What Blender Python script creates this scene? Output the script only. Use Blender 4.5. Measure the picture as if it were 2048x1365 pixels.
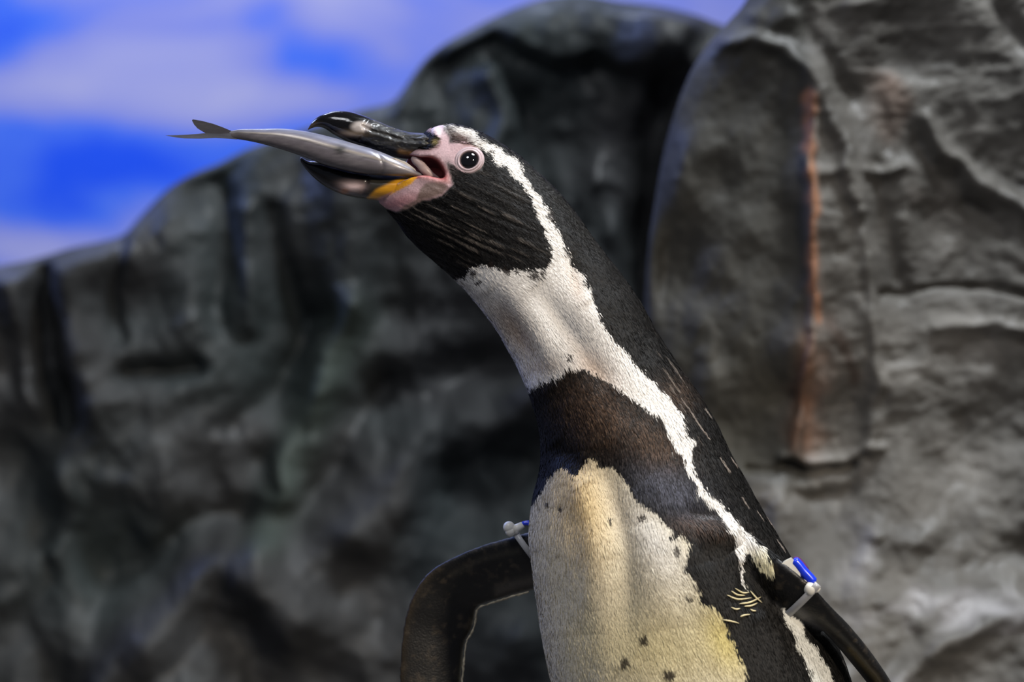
import bpy, math
import numpy as np
from mathutils import Vector, Matrix
from mathutils.bvhtree import BVHTree

for o in list(bpy.data.objects):
    bpy.data.objects.remove(o)
scene = bpy.context.scene
COL = scene.collection
RNG = np.random.default_rng(7)

# ------------------------------------------------------------------ camera
S = 0.585 / 2048.0          # metres per photo pixel in the plane where the penguin stands
DIST = 2.0                  # camera to penguin
Z0 = 0.50                   # camera height
cam_d = bpy.data.cameras.new('camera')
cam = bpy.data.objects.new('camera', cam_d)
COL.objects.link(cam)
cam.location = (0, -DIST, Z0)
cam.rotation_euler = (math.radians(90), 0, 0)
cam_d.sensor_width = 36.0
cam_d.lens = 36.0 * DIST / 0.585
cam_d.clip_start = 0.05
cam_d.dof.use_dof = True
cam_d.dof.focus_distance = DIST - 0.022
cam_d.dof.aperture_fstop = 5.6
scene.camera = cam

# ------------------------------------------------------------------ world, lamps, exposure
scene.view_settings.view_transform = 'Standard'
scene.view_settings.look = 'None'
scene.view_settings.gamma = 1.0
scene.view_settings.use_curve_mapping = False
scene.view_settings.exposure = 0.0
w = bpy.data.worlds.new('world')
scene.world = w
w.use_nodes = True
w.node_tree.nodes['Background'].inputs[0].default_value = (0.72, 0.78, 1.0, 1)
w.node_tree.nodes['Background'].inputs[1].default_value = 0.105

def aim(o, target):
    o.rotation_euler = (Vector(target) - o.location).to_track_quat('-Z', 'Y').to_euler()

def area_lamp(name, loc, target, size, power, color):
    d = bpy.data.lights.new(name, 'AREA')
    d.shape = 'DISK'; d.size = size; d.energy = power; d.color = color
    o = bpy.data.objects.new(name, d); COL.objects.link(o)
    o.location = loc; aim(o, target)
    return o

def spot_lamp(name, loc, target, angle, blend, radius, power, color):
    d = bpy.data.lights.new(name, 'SPOT')
    d.spot_size = math.radians(angle); d.spot_blend = blend
    d.shadow_soft_size = radius; d.energy = power; d.color = color
    o = bpy.data.objects.new(name, d); COL.objects.link(o)
    o.location = loc; aim(o, target)
    return o

spot_lamp('warm_spot', (1.40, -1.80, 1.5), (0.08, 0.0, 0.42), 25, 0.9, 0.12, 170, (1.0, 0.87, 0.71))
area_lamp('ceiling_lamp', (0.75, -0.1, 2.3), (0.40, 0.30, 0.4), 0.6, 22, (0.90, 0.95, 1.0)).data.spread = math.radians(110)
area_lamp('blue_lamp', (-1.5, 0.95, 1.75), (0.0, 0.05, 0.45), 0.5, 20, (0.28, 0.40, 1.0))
area_lamp('added_fill_lamp', (-0.55, -1.5, 2.3), (0.05, 0.75, 0.5), 0.7, 17, (0.95, 0.96, 1.0))  # added fill to lighten the cliff and soften the penguin's left side
area_lamp('mural_lamp', (-0.6, 1.7, 2.6), (-0.35, 3.1, 0.9), 0.8, 60, (0.66, 0.75, 1.0))

# ------------------------------------------------------------------ helpers
def P(px, py, Y=0.0):
    """photo pixel at a known depth Y -> world point (arrays allowed)"""
    k = S * (DIST + Y) / DIST
    return np.stack([(np.asarray(px, float) - 1024) * k,
                     np.zeros_like(np.asarray(px, float)) + Y,
                     Z0 + (682.5 - np.asarray(py, float)) * k], axis=-1)

def proj(p):
    k = S * (DIST + p[:, 1]) / DIST
    return 1024 + p[:, 0] / k, 682.5 - (p[:, 2] - Z0) / k

def srgb(r, g, b):
    def f(c):
        c /= 255.0
        return c / 12.92 if c <= 0.04045 else ((c + 0.055) / 1.055) ** 2.4
    return np.array([f(r), f(g), f(b)])

def hash3(ix, iy, iz, seed):
    h = (ix.astype(np.int64) * 374761393 + iy.astype(np.int64) * 668265263 +
         iz.astype(np.int64) * 2147483647 + seed * 144665) & 0xffffffff
    h = ((h ^ (h >> 13)) * 1274126177) & 0xffffffff
    h = ((h ^ (h >> 16)) * 2246822519) & 0xffffffff
    return ((h ^ (h >> 15)) & 0xffffff) / float(0xffffff)

def vnoise(p, seed=0):
    i = np.floor(p).astype(np.int64); f = p - i
    f = f * f * f * (f * (f * 6 - 15) + 10)
    r = 0
    for dx in (0, 1):
        wx = f[:, 0] if dx else 1 - f[:, 0]
        for dy in (0, 1):
            wy = f[:, 1] if dy else 1 - f[:, 1]
            for dz in (0, 1):
                wz = f[:, 2] if dz else 1 - f[:, 2]
                r = r + wx * wy * wz * hash3(i[:, 0] + dx, i[:, 1] + dy, i[:, 2] + dz, seed)
    return r * 2 - 1

def fbm(p, octaves=4, seed=0, gain=0.5):
    a, r, t = 1.0, 0, 0
    for k in range(octaves):
        r = r + a * vnoise(p * (2.03 ** k) + 13.7 * k, seed + k); t += a; a *= gain
    return r / t

def sstep(x, a, b):
    t = np.clip((x - a) / (b - a), 0, 1)
    return t * t * (3 - 2 * t)

def poly_sdf(x, y, poly):
    """signed distance to a closed outline, negative inside"""
    pts = np.asarray(poly, float); d = np.full(x.shape, 1e18); ins = np.zeros(x.shape, bool)
    n = len(pts)
    for i in range(n):
        ax, ay = pts[i]; bx, by = pts[(i + 1) % n]
        ex, ey = bx - ax, by - ay
        t = np.clip(((x - ax) * ex + (y - ay) * ey) / (ex * ex + ey * ey + 1e-9), 0, 1)
        d = np.minimum(d, (x - ax - t * ex) ** 2 + (y - ay - t * ey) ** 2)
        c = ((ay > y) != (by > y)) & (x < (bx - ax) * (y - ay) / (by - ay + 1e-12) + ax)
        ins ^= c
    d = np.sqrt(d)
    return np.where(ins, -d, d)

def line_dist(x, y, line):
    pts = np.asarray(line, float); d = np.full(x.shape, 1e18)
    for i in range(len(pts) - 1):
        ax, ay = pts[i]; ex, ey = pts[i + 1] - pts[i]
        t = np.clip(((x - ax) * ex + (y - ay) * ey) / (ex * ex + ey * ey + 1e-9), 0, 1)
        d = np.minimum(d, (x - ax - t * ex) ** 2 + (y - ay - t * ey) ** 2)
    return np.sqrt(d)

def catmull(a, n):
    """n samples through the rows of a"""
    a = np.asarray(a, float); m = len(a)
    t = np.linspace(0, m - 1, n); i = np.clip(t.astype(int), 0, m - 2); f = (t - i)[:, None]
    p0 = a[np.clip(i - 1, 0, m - 1)]; p1 = a[i]; p2 = a[i + 1]; p3 = a[np.clip(i + 2, 0, m - 1)]
    return 0.5 * (2 * p1 + (p2 - p0) * f + (2 * p0 - 5 * p1 + 4 * p2 - p3) * f ** 2 + (3 * p1 - p0 - 3 * p2 + p3) * f ** 3)

def mesh_from(name, v, faces):
    me = bpy.data.meshes.new(name)
    me.from_pydata([tuple(q) for q in np.asarray(v).tolist()], [], faces)
    me.validate(); me.update()
    return me

def link(name, me, material=None, parent=None, smooth=True):
    o = bpy.data.objects.new(name, me); COL.objects.link(o)
    if material: me.materials.append(material)
    if parent: o.parent = parent
    if smooth: me.polygons.foreach_set('use_smooth', np.ones(len(me.polygons), bool))
    return o

def tag(o, label, cat, group=None, kind=None):
    o['label'] = label; o['category'] = cat
    if group: o['group'] = group
    if kind: o['kind'] = kind
    return o

def set_col(me, col, name='Col'):
    a = me.attributes.new(name, 'FLOAT_COLOR', 'POINT')
    c = np.ones((len(me.vertices), 4), np.float32); c[:, :3] = col
    a.data.foreach_set('color', c.ravel())

def set_val(me, val, name):
    a = me.attributes.new(name, 'FLOAT', 'POINT')
    a.data.foreach_set('value', np.asarray(val, np.float32))

def coords(me):
    v = np.empty(len(me.vertices) * 3, np.float32); me.vertices.foreach_get('co', v)
    return v.reshape(-1, 3).astype(float)

def normals(me):
    v = np.empty(len(me.vertices) * 3, np.float32); me.vertex_normals.foreach_get('vector', v)
    return v.reshape(-1, 3).astype(float)

def loop_mesh(rings, cap=True):
    """rings: (n, m, 3) closed rings -> verts, faces"""
    n, m, _ = rings.shape
    v = rings.reshape(-1, 3); f = []
    for i in range(n - 1):
        a = i * m; b = a + m
        for j in range(m):
            k = (j + 1) % m
            f.append((a + j, a + k, b + k, b + j))
    if cap:
        c0, c1 = len(v), len(v) + 1
        v = np.vstack([v, rings[0].mean(0), rings[-1].mean(0)])
        for j in range(m):
            k = (j + 1) % m
            f.append((c0, k, j)); f.append((c1, (n - 1) * m + j, (n - 1) * m + k))
    return v, f

def loft(sections, n, m, expo=2.0):
    """sections: (Lx, Ly, Rx, Ry, half depth in mm, centre depth in mm), L and R are outline points"""
    s = catmull(sections, n)
    k = S * (DIST + s[:, 5] / 1000) / DIST
    L = P(s[:, 0], s[:, 1], 0) ; R = P(s[:, 2], s[:, 3], 0)
    C = (L + R) / 2; A = (L - R) / 2
    Yc = s[:, 5] / 1000
    C = C * 1.0
    C[:, 0] *= (DIST + Yc) / DIST; C[:, 2] = Z0 + (C[:, 2] - Z0) * (DIST + Yc) / DIST; C[:, 1] = Yc
    th = np.linspace(0, 2 * np.pi, m, endpoint=False)
    ct = np.sign(np.cos(th)) * np.abs(np.cos(th)) ** (2 / expo)
    sn = np.sign(np.sin(th)) * np.abs(np.sin(th)) ** (2 / expo)
    B = np.zeros_like(A); B[:, 1] = -s[:, 4] / 1000
    rings = C[:, None, :] + A[:, None, :] * ct[None, :, None] + B[:, None, :] * sn[None, :, None]
    return rings, C

def tube(points, radii, m=12):
    p = np.asarray(points, float); n = len(p)
    r = np.broadcast_to(np.asarray(radii, float), (n,))
    t = np.gradient(p, axis=0); t /= np.linalg.norm(t, axis=1)[:, None] + 1e-12
    up = np.array([0.13, 0.21, 0.97]) if abs(t[0][2]) < 0.9 else np.array([1.0, 0.1, 0])
    rings = []
    for i in range(n):
        a = np.cross(t[i], up); a /= np.linalg.norm(a); b = np.cross(a, t[i])
        th = np.linspace(0, 2 * np.pi, m, endpoint=False)
        rings.append(p[i] + r[i] * (np.cos(th)[:, None] * a + np.sin(th)[:, None] * b))
    return loop_mesh(np.array(rings))

def ball(c, r, m=20, n=12, sx=(1, 1, 1)):
    ph = np.linspace(0.02, np.pi - 0.02, n); th = np.linspace(0, 2 * np.pi, m, endpoint=False)
    rings = np.array([[(math.sin(a) * math.cos(b) * sx[0], math.sin(a) * math.sin(b) * sx[1], math.cos(a) * sx[2]) for b in th] for a in ph])
    return loop_mesh(np.asarray(c) + r * rings)

def join(parts):
    v, f, off = [], [], 0
    for a, b in parts:
        v.append(a); f += [tuple(i + off for i in q) for q in b]; off += len(a)
    return np.vstack(v), f

# ------------------------------------------------------------------ materials
def new_mat(name):
    m = bpy.data.materials.new(name); m.use_nodes = True
    nt = m.node_tree; b = nt.nodes['Principled BSDF']
    return m, nt, b

def attr_mat(name, rough=0.5, spec=0.5, bump=0.0, scale=400, metallic=0.0, coat=0.0, rough_attr=None,
             bump_dist=0.001, var=0.0, stretch=None, sss=0.0):
    m, nt, b = new_mat(name)
    at = nt.nodes.new('ShaderNodeAttribute'); at.attribute_name = 'Col'
    tc = nt.nodes.new('ShaderNodeTexCoord'); mp = nt.nodes.new('ShaderNodeMapping')
    if stretch: mp.inputs['Scale'].default_value = stretch
    nt.links.new(tc.outputs['Object'], mp.inputs['Vector'])
    nz = nt.nodes.new('ShaderNodeTexNoise'); nz.inputs['Scale'].default_value = scale
    nz.inputs['Detail'].default_value = 5
    nt.links.new(mp.outputs[0], nz.inputs['Vector'])
    if var > 0:
        mr = nt.nodes.new('ShaderNodeMapRange'); mr.inputs[1].default_value = 0.3; mr.inputs[2].default_value = 0.7
        mr.inputs[3].default_value = 1 - var; mr.inputs[4].default_value = 1 + var
        nt.links.new(nz.outputs[0], mr.inputs[0])
        vm = nt.nodes.new('ShaderNodeVectorMath'); vm.operation = 'SCALE'
        nt.links.new(at.outputs['Color'], vm.inputs[0]); nt.links.new(mr.outputs[0], vm.inputs['Scale'])
        nt.links.new(vm.outputs[0], b.inputs['Base Color'])
    else:
        nt.links.new(at.outputs['Color'], b.inputs['Base Color'])
    if bump > 0:
        bp = nt.nodes.new('ShaderNodeBump'); bp.inputs['Strength'].default_value = bump
        bp.inputs['Distance'].default_value = bump_dist
        nt.links.new(nz.outputs[0], bp.inputs['Height']); nt.links.new(bp.outputs[0], b.inputs['Normal'])
    if rough_attr:
        ra = nt.nodes.new('ShaderNodeAttribute'); ra.attribute_name = rough_attr
        nt.links.new(ra.outputs['Fac'], b.inputs['Roughness'])
    else:
        b.inputs['Roughness'].default_value = rough
    b.inputs['Specular IOR Level'].default_value = spec
    b.inputs['Metallic'].default_value = metallic
    b.inputs['Coat Weight'].default_value = coat
    b.inputs['Coat Roughness'].default_value = 0.06
    if sss > 0:
        b.inputs['Subsurface Weight'].default_value = sss
        b.inputs['Subsurface Radius'].default_value = (0.004, 0.0018, 0.0012)
        b.inputs['Subsurface Scale'].default_value = 1.0
    return m

def plain_mat(name, col, rough=0.4, spec=0.5, noise=0.12, scale=300, trans=0.0, sss=0.0):
    m, nt, b = new_mat(name)
    tc = nt.nodes.new('ShaderNodeTexCoord')
    nz = nt.nodes.new('ShaderNodeTexNoise'); nz.inputs['Scale'].default_value = scale
    nt.links.new(tc.outputs['Object'], nz.inputs['Vector'])
    cr = nt.nodes.new('ShaderNodeValToRGB')
    c = np.asarray(col, float)
    cr.color_ramp.elements[0].position = 0.3; cr.color_ramp.elements[1].position = 0.7
    cr.color_ramp.elements[0].color = (*np.clip(c * (1 - noise), 0, 1), 1)
    cr.color_ramp.elements[1].color = (*np.clip(c * (1 + noise), 0, 1), 1)
    nt.links.new(nz.outputs[0], cr.inputs[0]); nt.links.new(cr.outputs[0], b.inputs['Base Color'])
    b.inputs['Roughness'].default_value = rough; b.inputs['Specular IOR Level'].default_value = spec
    b.inputs['Transmission Weight'].default_value = trans
    if sss:
        b.inputs['Subsurface Weight'].default_value = sss
        b.inputs['Subsurface Radius'].default_value = (0.003, 0.003, 0.003)
    return m

M_body = attr_mat('penguin_skin', rough_attr='Rough', spec=0.45, bump=0.35, scale=900, bump_dist=0.0006, var=0.12)
M_feather = attr_mat('feathers', rough=0.58, spec=0.2, scale=1500, var=0.15)
M_beak = attr_mat('beak_horn', rough_attr='Rough', spec=0.5, bump=0.35, scale=220, bump_dist=0.0012, coat=0.15, var=0.25,
                  stretch=(0.35, 1, 1.3))
M_eye = attr_mat('eye_wet', rough=0.03, spec=0.6, scale=300, coat=1.0)
M_fish = attr_mat('fish_skin', rough=0.34, spec=0.5, bump=0.15, scale=500, bump_dist=0.0006, var=0.14, coat=0.2, metallic=0.15,
                  stretch=(0.3, 1, 1.2))
M_rock = attr_mat('artificial_rock', rough=0.5, spec=0.28, bump=0.3, scale=30, bump_dist=0.010, var=0.16)
M_white_plastic = plain_mat('white_plastic', srgb(235, 232, 222), 0.28, 0.5, 0.03, sss=0.2)
M_strap = plain_mat('clear_strap', srgb(186, 186, 188), 0.3, 0.5, 0.05, trans=0.1)
M_blue_plastic = plain_mat('blue_plastic', srgb(28, 60, 225), 0.22, 0.6, 0.10)
M_purple_plastic = plain_mat('purple_plastic', srgb(95, 40, 95), 0.25, 0.6, 0.10)

_nt = M_rock.node_tree
_n = _nt.nodes.new('ShaderNodeTexNoise'); _n.inputs['Scale'].default_value = 22; _n.inputs['Detail'].default_value = 3
_c = _nt.nodes.new('ShaderNodeTexCoord'); _nt.links.new(_c.outputs['Object'], _n.inputs['Vector'])
_r = _nt.nodes.new('ShaderNodeMapRange'); _r.inputs[1].default_value = 0.35; _r.inputs[2].default_value = 0.65
_r.inputs[3].default_value = 0.46; _r.inputs[4].default_value = 0.78
_nt.links.new(_n.outputs[0], _r.inputs[0]); _nt.links.new(_r.outputs[0], _nt.nodes['Principled BSDF'].inputs['Roughness'])

# ------------------------------------------------------------------ the setting: painted sky wall and floor
def mural_material():
    m, nt, b = new_mat('painted_sky')
    N = nt.nodes.new; Lk = nt.links.new
    tc = N('ShaderNodeTexCoord'); mp = N('ShaderNodeMapping'); mp.inputs['Scale'].default_value = (1.0, 1.0, 1.9)
    Lk(tc.outputs['Object'], mp.inputs['Vector'])
    n1 = N('ShaderNodeTexNoise'); n1.inputs['Scale'].default_value = 3.2; n1.inputs['Detail'].default_value = 5
    n1.inputs['Roughness'].default_value = 0.5; n1.inputs['Distortion'].default_value = 0.5
    Lk(mp.outputs[0], n1.inputs['Vector'])
    acc = n1.outputs[0]
    # open patches of blue and banks of cloud painted on the wall (x, z, radius x, radius z, weight)
    for (px, py, rx, rz, wgt) in [(190, 335, 260, 95, -0.42), (40, 420, 200, 60, -0.20), (620, 120, 150, 55, -0.26),
                                  (540, 30, 60, 60, -0.16), (30, 60, 130, 90, -0.10), (760, 170, 120, 40, -0.16),
                                  (300, 150, 260, 100, 0.12), (480, 210, 220, 60, 0.16), (60, 500, 150, 40, 0.10),
                                  (1000, 60, 200, 90, 0.12), (60, 180, 140, 50, 0.12)]:
        c = P(px, py, 3.0); k = S * (DIST + 3.0) / DIST
        sub = N('ShaderNodeVectorMath'); sub.operation = 'SUBTRACT'; sub.inputs[1].default_value = (c[0], 0, c[2])
        Lk(tc.outputs['Object'], sub.inputs[0])
        mul = N('ShaderNodeVectorMath'); mul.operation = 'MULTIPLY'; mul.inputs[1].default_value = (1 / (rx * k), 0, 1 / (rz * k))
        Lk(sub.outputs[0], mul.inputs[0])
        ln = N('ShaderNodeVectorMath'); ln.operation = 'LENGTH'; Lk(mul.outputs[0], ln.inputs[0])
        mr = N('ShaderNodeMapRange'); mr.interpolation_type = 'SMOOTHSTEP'
        mr.inputs[1].default_value = 0.0; mr.inputs[2].default_value = 1.5; mr.inputs[3].default_value = wgt; mr.inputs[4].default_value = 0
        Lk(ln.outputs['Value'], mr.inputs[0])
        ad = N('ShaderNodeMath'); ad.operation = 'ADD'; Lk(acc, ad.inputs[0]); Lk(mr.outputs[0], ad.inputs[1])
        acc = ad.outputs[0]
    cr = N('ShaderNodeValToRGB')
    e = cr.color_ramp.elements
    e[0].position = 0.12; e[0].color = (*srgb(40, 95, 245), 1)
    e[1].position = 0.75; e[1].color = (*srgb(196, 192, 226), 1)
    x = e.new(0.32); x.color = (*srgb(85, 130, 245), 1)
    x = e.new(0.50); x.color = (*srgb(158, 163, 228), 1)
    Lk(acc, cr.inputs[0]); Lk(cr.outputs[0], b.inputs['Base Color'])
    b.inputs['Roughness'].default_value = 0.85; b.inputs['Specular IOR Level'].default_value = 0.15
    return m

def box_mesh(x0, x1, y0, y1, z0, z1):
    v = [(x, y, z) for x in (x0, x1) for y in (y0, y1) for z in (z0, z1)]
    f = [(0, 1, 3, 2), (4, 6, 7, 5), (0, 4, 5, 1), (2, 3, 7, 6), (0, 2, 6, 4), (1, 5, 7, 3)]
    return np.array(v, float), f

wall = link('wall_back', mesh_from('wall_back', *box_mesh(-3.2, 3.2, 3.0, 3.12, -0.02, 3.4)), mural_material(), smooth=False)
tag(wall, 'blue wall painted as a cloudy sky behind the rocks', 'wall', kind='structure')

def floor_mesh():
    xs = np.linspace(-2.6, 2.6, 130); ys = np.linspace(-1.5, 3.05, 115)
    X, Y = np.meshgrid(xs, ys); p = np.stack([X.ravel(), Y.ravel(), np.zeros(X.size)], 1)
    r2 = (p[:, 0] - 0.13) ** 2 + p[:, 1] ** 2
    p[:, 2] = -0.012 * (1 - np.clip(fbm(p * 5, 4, 50), -1, 1)) * sstep(r2, 0.02, 0.12)
    n, m = X.shape; f = []
    for i in range(n - 1):
        for j in range(m - 1):
            a = i * m + j; f.append((a, a + 1, a + m + 1, a + m))
    return p, f
fv, ff = floor_mesh()
fl_me = mesh_from('floor', fv, ff)
set_col(fl_me, srgb(92, 88, 82)[None] * (1 + 0.35 * fbm(fv * 9, 4, 61))[:, None])
fl = link('floor', fl_me, M_rock)
tag(fl, 'grey concrete rock ground the penguin stands on', 'floor', kind='structure')

# ------------------------------------------------------------------ rocks
def make_rock(name, edge, direction, length_px, Y0, roll_px, relief, colour, n_t, n_v, back=0.55):
    e = catmull(edge, n_t) if len(edge) > 3 else np.asarray(edge, float)
    # resample the outline evenly
    dd = np.r_[0, np.cumsum(np.hypot(*np.diff(e, axis=0).T))]
    tt = np.linspace(0, dd[-1], n_t); e = np.stack([np.interp(tt, dd, e[:, 0]), np.interp(tt, dd, e[:, 1])], 1)
    v = np.linspace(0, 1, n_v) ** 1.35 * length_px
    d = np.asarray(direction, float)
    px = e[:, None, 0] + d[0] * v[None, :]; py = e[:, None, 1] + d[1] * v[None, :]
    q = np.clip(1 - v / roll_px, 0, 1)
    roll = roll_px * S * (1 - np.sqrt(np.clip(1 - q * q, 0, 1)))
    x = px.ravel(); y = py.ravel(); vv = np.broadcast_to(v[None, :], px.shape).ravel()
    dep = relief(x, y) * sstep(vv, -5, 45) + np.broadcast_to(roll[None, :], px.shape).ravel()
    p = P(x, y, 0.0)
    k = (DIST + Y0) / DIST
    p = np.stack([p[:, 0] * k, Y0 + dep, Z0 + (p[:, 2] - Z0) * k], 1)
    # the rows that run back from the outline
    grid = p.reshape(n_t, n_v, 3)
    nb = 14; b = np.linspace(1, 0, nb, endpoint=False)[:, None]
    first = grid[:, 0]
    backrows = []
    for i in range(nb):
        f = b[i, 0]; r = first.copy(); r[:, 1] += back * f
        k2 = 55 * S * f ** 1.6 * 3
        r[:, 0] += d[0] * k2; r[:, 2] -= d[1] * k2
        backrows.append(r)
    grid = np.concatenate([np.stack(backrows, 1), grid], 1)
    n, m, _ = grid.shape
    p = grid.reshape(-1, 3)
    p[:, 2] = np.maximum(p[:, 2], -0.015)
    idx = np.arange(n * m).reshape(n, m)
    f = np.stack([idx[:-1, :-1], idx[1:, :-1], idx[1:, 1:], idx[:-1, 1:]], -1).reshape(-1, 4)
    if d[0] != 0: f = f[:, ::-1]
    me = mesh_from(name, p, f.tolist())
    k = S * (DIST + p[:, 1]) / DIST
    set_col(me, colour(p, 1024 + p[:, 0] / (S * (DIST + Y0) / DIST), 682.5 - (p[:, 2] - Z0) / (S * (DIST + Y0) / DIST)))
    return link(name, me, M_rock)

def bumps(x, y, items):
    r = 0
    for line, sig, amp in items:
        r = r + amp / 1000.0 * np.exp(-(line_dist(x, y, line) / sig) ** 2)
    return r

LIP = [(820, -60), (880, 130), (930, 105), (985, 75), (1040, 110), (1105, 140), (1160, 135), (1190, 120), (1235, 150),
       (1300, 155), (1350, 150), (1400, 70), (1440, 20), (1440, -100)]
A_LINES = [
    ([(80, 540), (95, 650), (100, 760), (125, 840)], 24, 55), ([(30, 560), (50, 700), (70, 800)], 34, -22),
    ([(150, 560), (160, 680), (190, 800)], 45, -26), ([(245, 480), (225, 580), (235, 690)], 16, 22),
    ([(480, 430), (495, 540), (490, 650)], 24, -24), ([(440, 400), (430, 520), (440, 640)], 26, 16),
    ([(540, 420), (560, 560), (600, 640)], 24, 24), ([(330, 400), (330, 520), (360, 640)], 60, -22),
    ([(250, 745), (330, 742), (400, 735)], 17, 26), ([(240, 800), (330, 800), (420, 760)], 30, -14),
    ([(700, 620), (650, 760), (590, 900), (545, 1000), (530, 1080)], 38, -48),
    ([(640, 640), (560, 760), (470, 850)], 40, 30), ([(760, 760), (700, 880), (640, 980)], 36, 26),
    ([(400, 940), (440, 1000), (500, 1040)], 45, 22), ([(120, 960), (140, 1040), (120, 1100)], 34, -18),
    ([(220, 1140), (330, 1100), (420, 1040), (540, 1040)], 45, 24),
    ([(200, 1380), (330, 1230), (430, 1120), (520, 1140), (590, 1240)], 55, -42),
    ([(730, 1060), (850, 930), (960, 840), (1060, 800)], 55, -38), ([(760, 820), (880, 760), (1040, 740)], 60, 34),
    ([(985, 150), (1005, 230), (990, 330), (960, 430)], 22, -24), ([(1060, 200), (1080, 330), (1100, 450)], 35, 24),
    ([(1190, 200), (1210, 340), (1230, 480)], 36, -18), ([(1340, 150), (1305, 300), (1285, 450), (1275, 640)], 32, 70),
    ([(870, 130), (840, 240), (900, 350)], 40, 14), ([(100, 1150), (60, 1250), (120, 1365)], 50, 22),
    ([(920, 1000), (900, 1100), (760, 1240)], 60, 14), ([(1000, 1260), (1010, 1365)], 60, -16)]

def relief_a(x, y):
    q = np.stack([x / 190, y / 230, np.full_like(x, 3.1)], 1)
    r = 0.034 * fbm(q, 2, 11) + 0.004 * fbm(q * 4.5, 3, 21)
    r = r + 0.007 * np.abs(fbm(q * 2.2 + 5, 2, 31))
    r = r + bumps(x + 14 * vnoise(q * 3, 77), y + 14 * vnoise(q * 3, 78), A_LINES) * 0.62
    r = r - 0.024 * sstep(-poly_sdf(x, y, LIP), -6, 30)
    r = r - 0.00006 * np.clip(y - 900, 0, 900)
    return r

def colour_a(p, x, y):
    n = fbm(p * 14, 4, 41)[:, None]; g = fbm(p * 6 + 9, 3, 44)[:, None]
    c = srgb(50, 51, 52)[None] * (1 + 0.4 * n)
    c = c * (1 + np.clip(g, 0, 1) * np.array([[-0.10, 0.05, 0.04]]) * 2)
    green = np.exp(-(line_dist(x, y, [(700, 640), (640, 780), (580, 920), (540, 1060)]) / 45) ** 2)[:, None]
    c = c * (1 - 0.8 * green) + srgb(64, 74, 69)[None] * (1 + 0.3 * n) * 0.8 * green
    return np.clip(c, 0.01, 1)

edge_a = [(-760, 640), (-500, 590), (-250, 560), (0, 527), (70, 512), (130, 494), (195, 480), (238, 466), (268, 434), (300, 400),
          (335, 368), (380, 342), (430, 322), (490, 292), (560, 268), (640, 240), (710, 216), (775, 200), (800, 178),
          (822, 145), (852, 108), (890, 78), (930, 56), (980, 30), (1040, 4), (1100, -14), (1170, -18), (1240, -6), (1320, 4),
          (1390, 20), (1450, 42), (1520, 60), (1640, 80), (1900, 90)]
rockA = make_rock('rock_cliff', edge_a, (0, 1), 2150, 0.80, 130, relief_a, colour_a, 430, 340)
tag(rockA, 'dark grey artificial cliff with deep folds under the painted sky', 'rock')

C_LINES = [
    ([(1440, 80), (1500, 82), (1560, 96), (1610, 140), (1648, 205), (1690, 330), (1710, 420)], 18, -20),
    ([(1620, 200), (1612, 320), (1616, 450), (1622, 600), (1606, 760), (1592, 900)], 13, -15),
    ([(1560, 240), (1550, 400), (1550, 560), (1530, 760), (1510, 900)], 45, 7),
    ([(1715, 430), (1735, 600), (1745, 760), (1735, 900)], 14, -12), ([(1750, 330), (1770, 470), (1790, 560)], 22, 14),
    ([(1500, 935), (1580, 938), (1640, 945), (1700, 930)], 9, 13), ([(1560, 915), (1660, 922), (1760, 890)], 9, -12),
    ([(1580, 990), (1640, 1000), (1700, 980)], 16, 14),
    ([(1845, 250), (1880, 300), (1950, 360), (2060, 430)], 17, -22), ([(1830, 300), (1900, 380), (2000, 460)], 20, 16),
    ([(1760, 590), (1880, 570), (1980, 575), (2080, 590)], 9, 15), ([(1860, 655), (1960, 650), (2090, 665)], 11, -14),
    ([(1620, 350), (1680, 342)], 12, -9), ([(1730, 342), (1790, 342)], 9, -14),
    ([(1480, 20), (1530, 45), (1590, 30)], 30, -16), ([(1600, 20), (1640, 120), (1700, 200)], 22, 14),
    ([(1700, 20), (1780, 0), (1900, -20)], 30, -14), ([(1960, 0), (2048, 90)], 22, 18),
    ([(1330, 500), (1320, 700), (1340, 900)], 60, 10), ([(1400, 620), (1420, 760), (1440, 900)], 22, -7),
    ([(1730, 1070), (1820, 1080), (1870, 1060)], 26, -14), ([(1760, 1350), (1850, 1290), (1960, 1230), (2060, 1200)], 24, -20),
    ([(1760, 1200), (1820, 1230), (1880, 1180)], 22, -10), ([(1850, 1120), (1950, 1130), (2060, 1090)], 30, 15)]

def relief_c(x, y):
    q = np.stack([x / 150, y / 170, np.full_like(x, 1.3)], 1)
    right = sstep(x, 1560, 1660)
    low = sstep(y, 880, 1000) * 0.7 + 0.3
    r = 0.018 * fbm(q, 2, 111) + 0.002 * fbm(q * 5, 3, 121)
    q2 = np.stack([x / 90, y / 42, np.full_like(x, 1.3)], 1)
    r = r + np.maximum(right, sstep(y, 880, 980)) * (0.004 * np.abs(fbm(q2, 4, 131)) - 0.0045 * np.abs(fbm(q * 2.6, 4, 141)))
    r = r + bumps(x + 8 * vnoise(q * 4, 177), y + 8 * vnoise(q * 4, 178), C_LINES) * 0.5
    r = r - 0.024 * sstep(x, 1330, 1622) + 0.010 * sstep(x, 1622, 1850) - 0.06 * sstep(y, 900, 1500)
    return r

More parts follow.
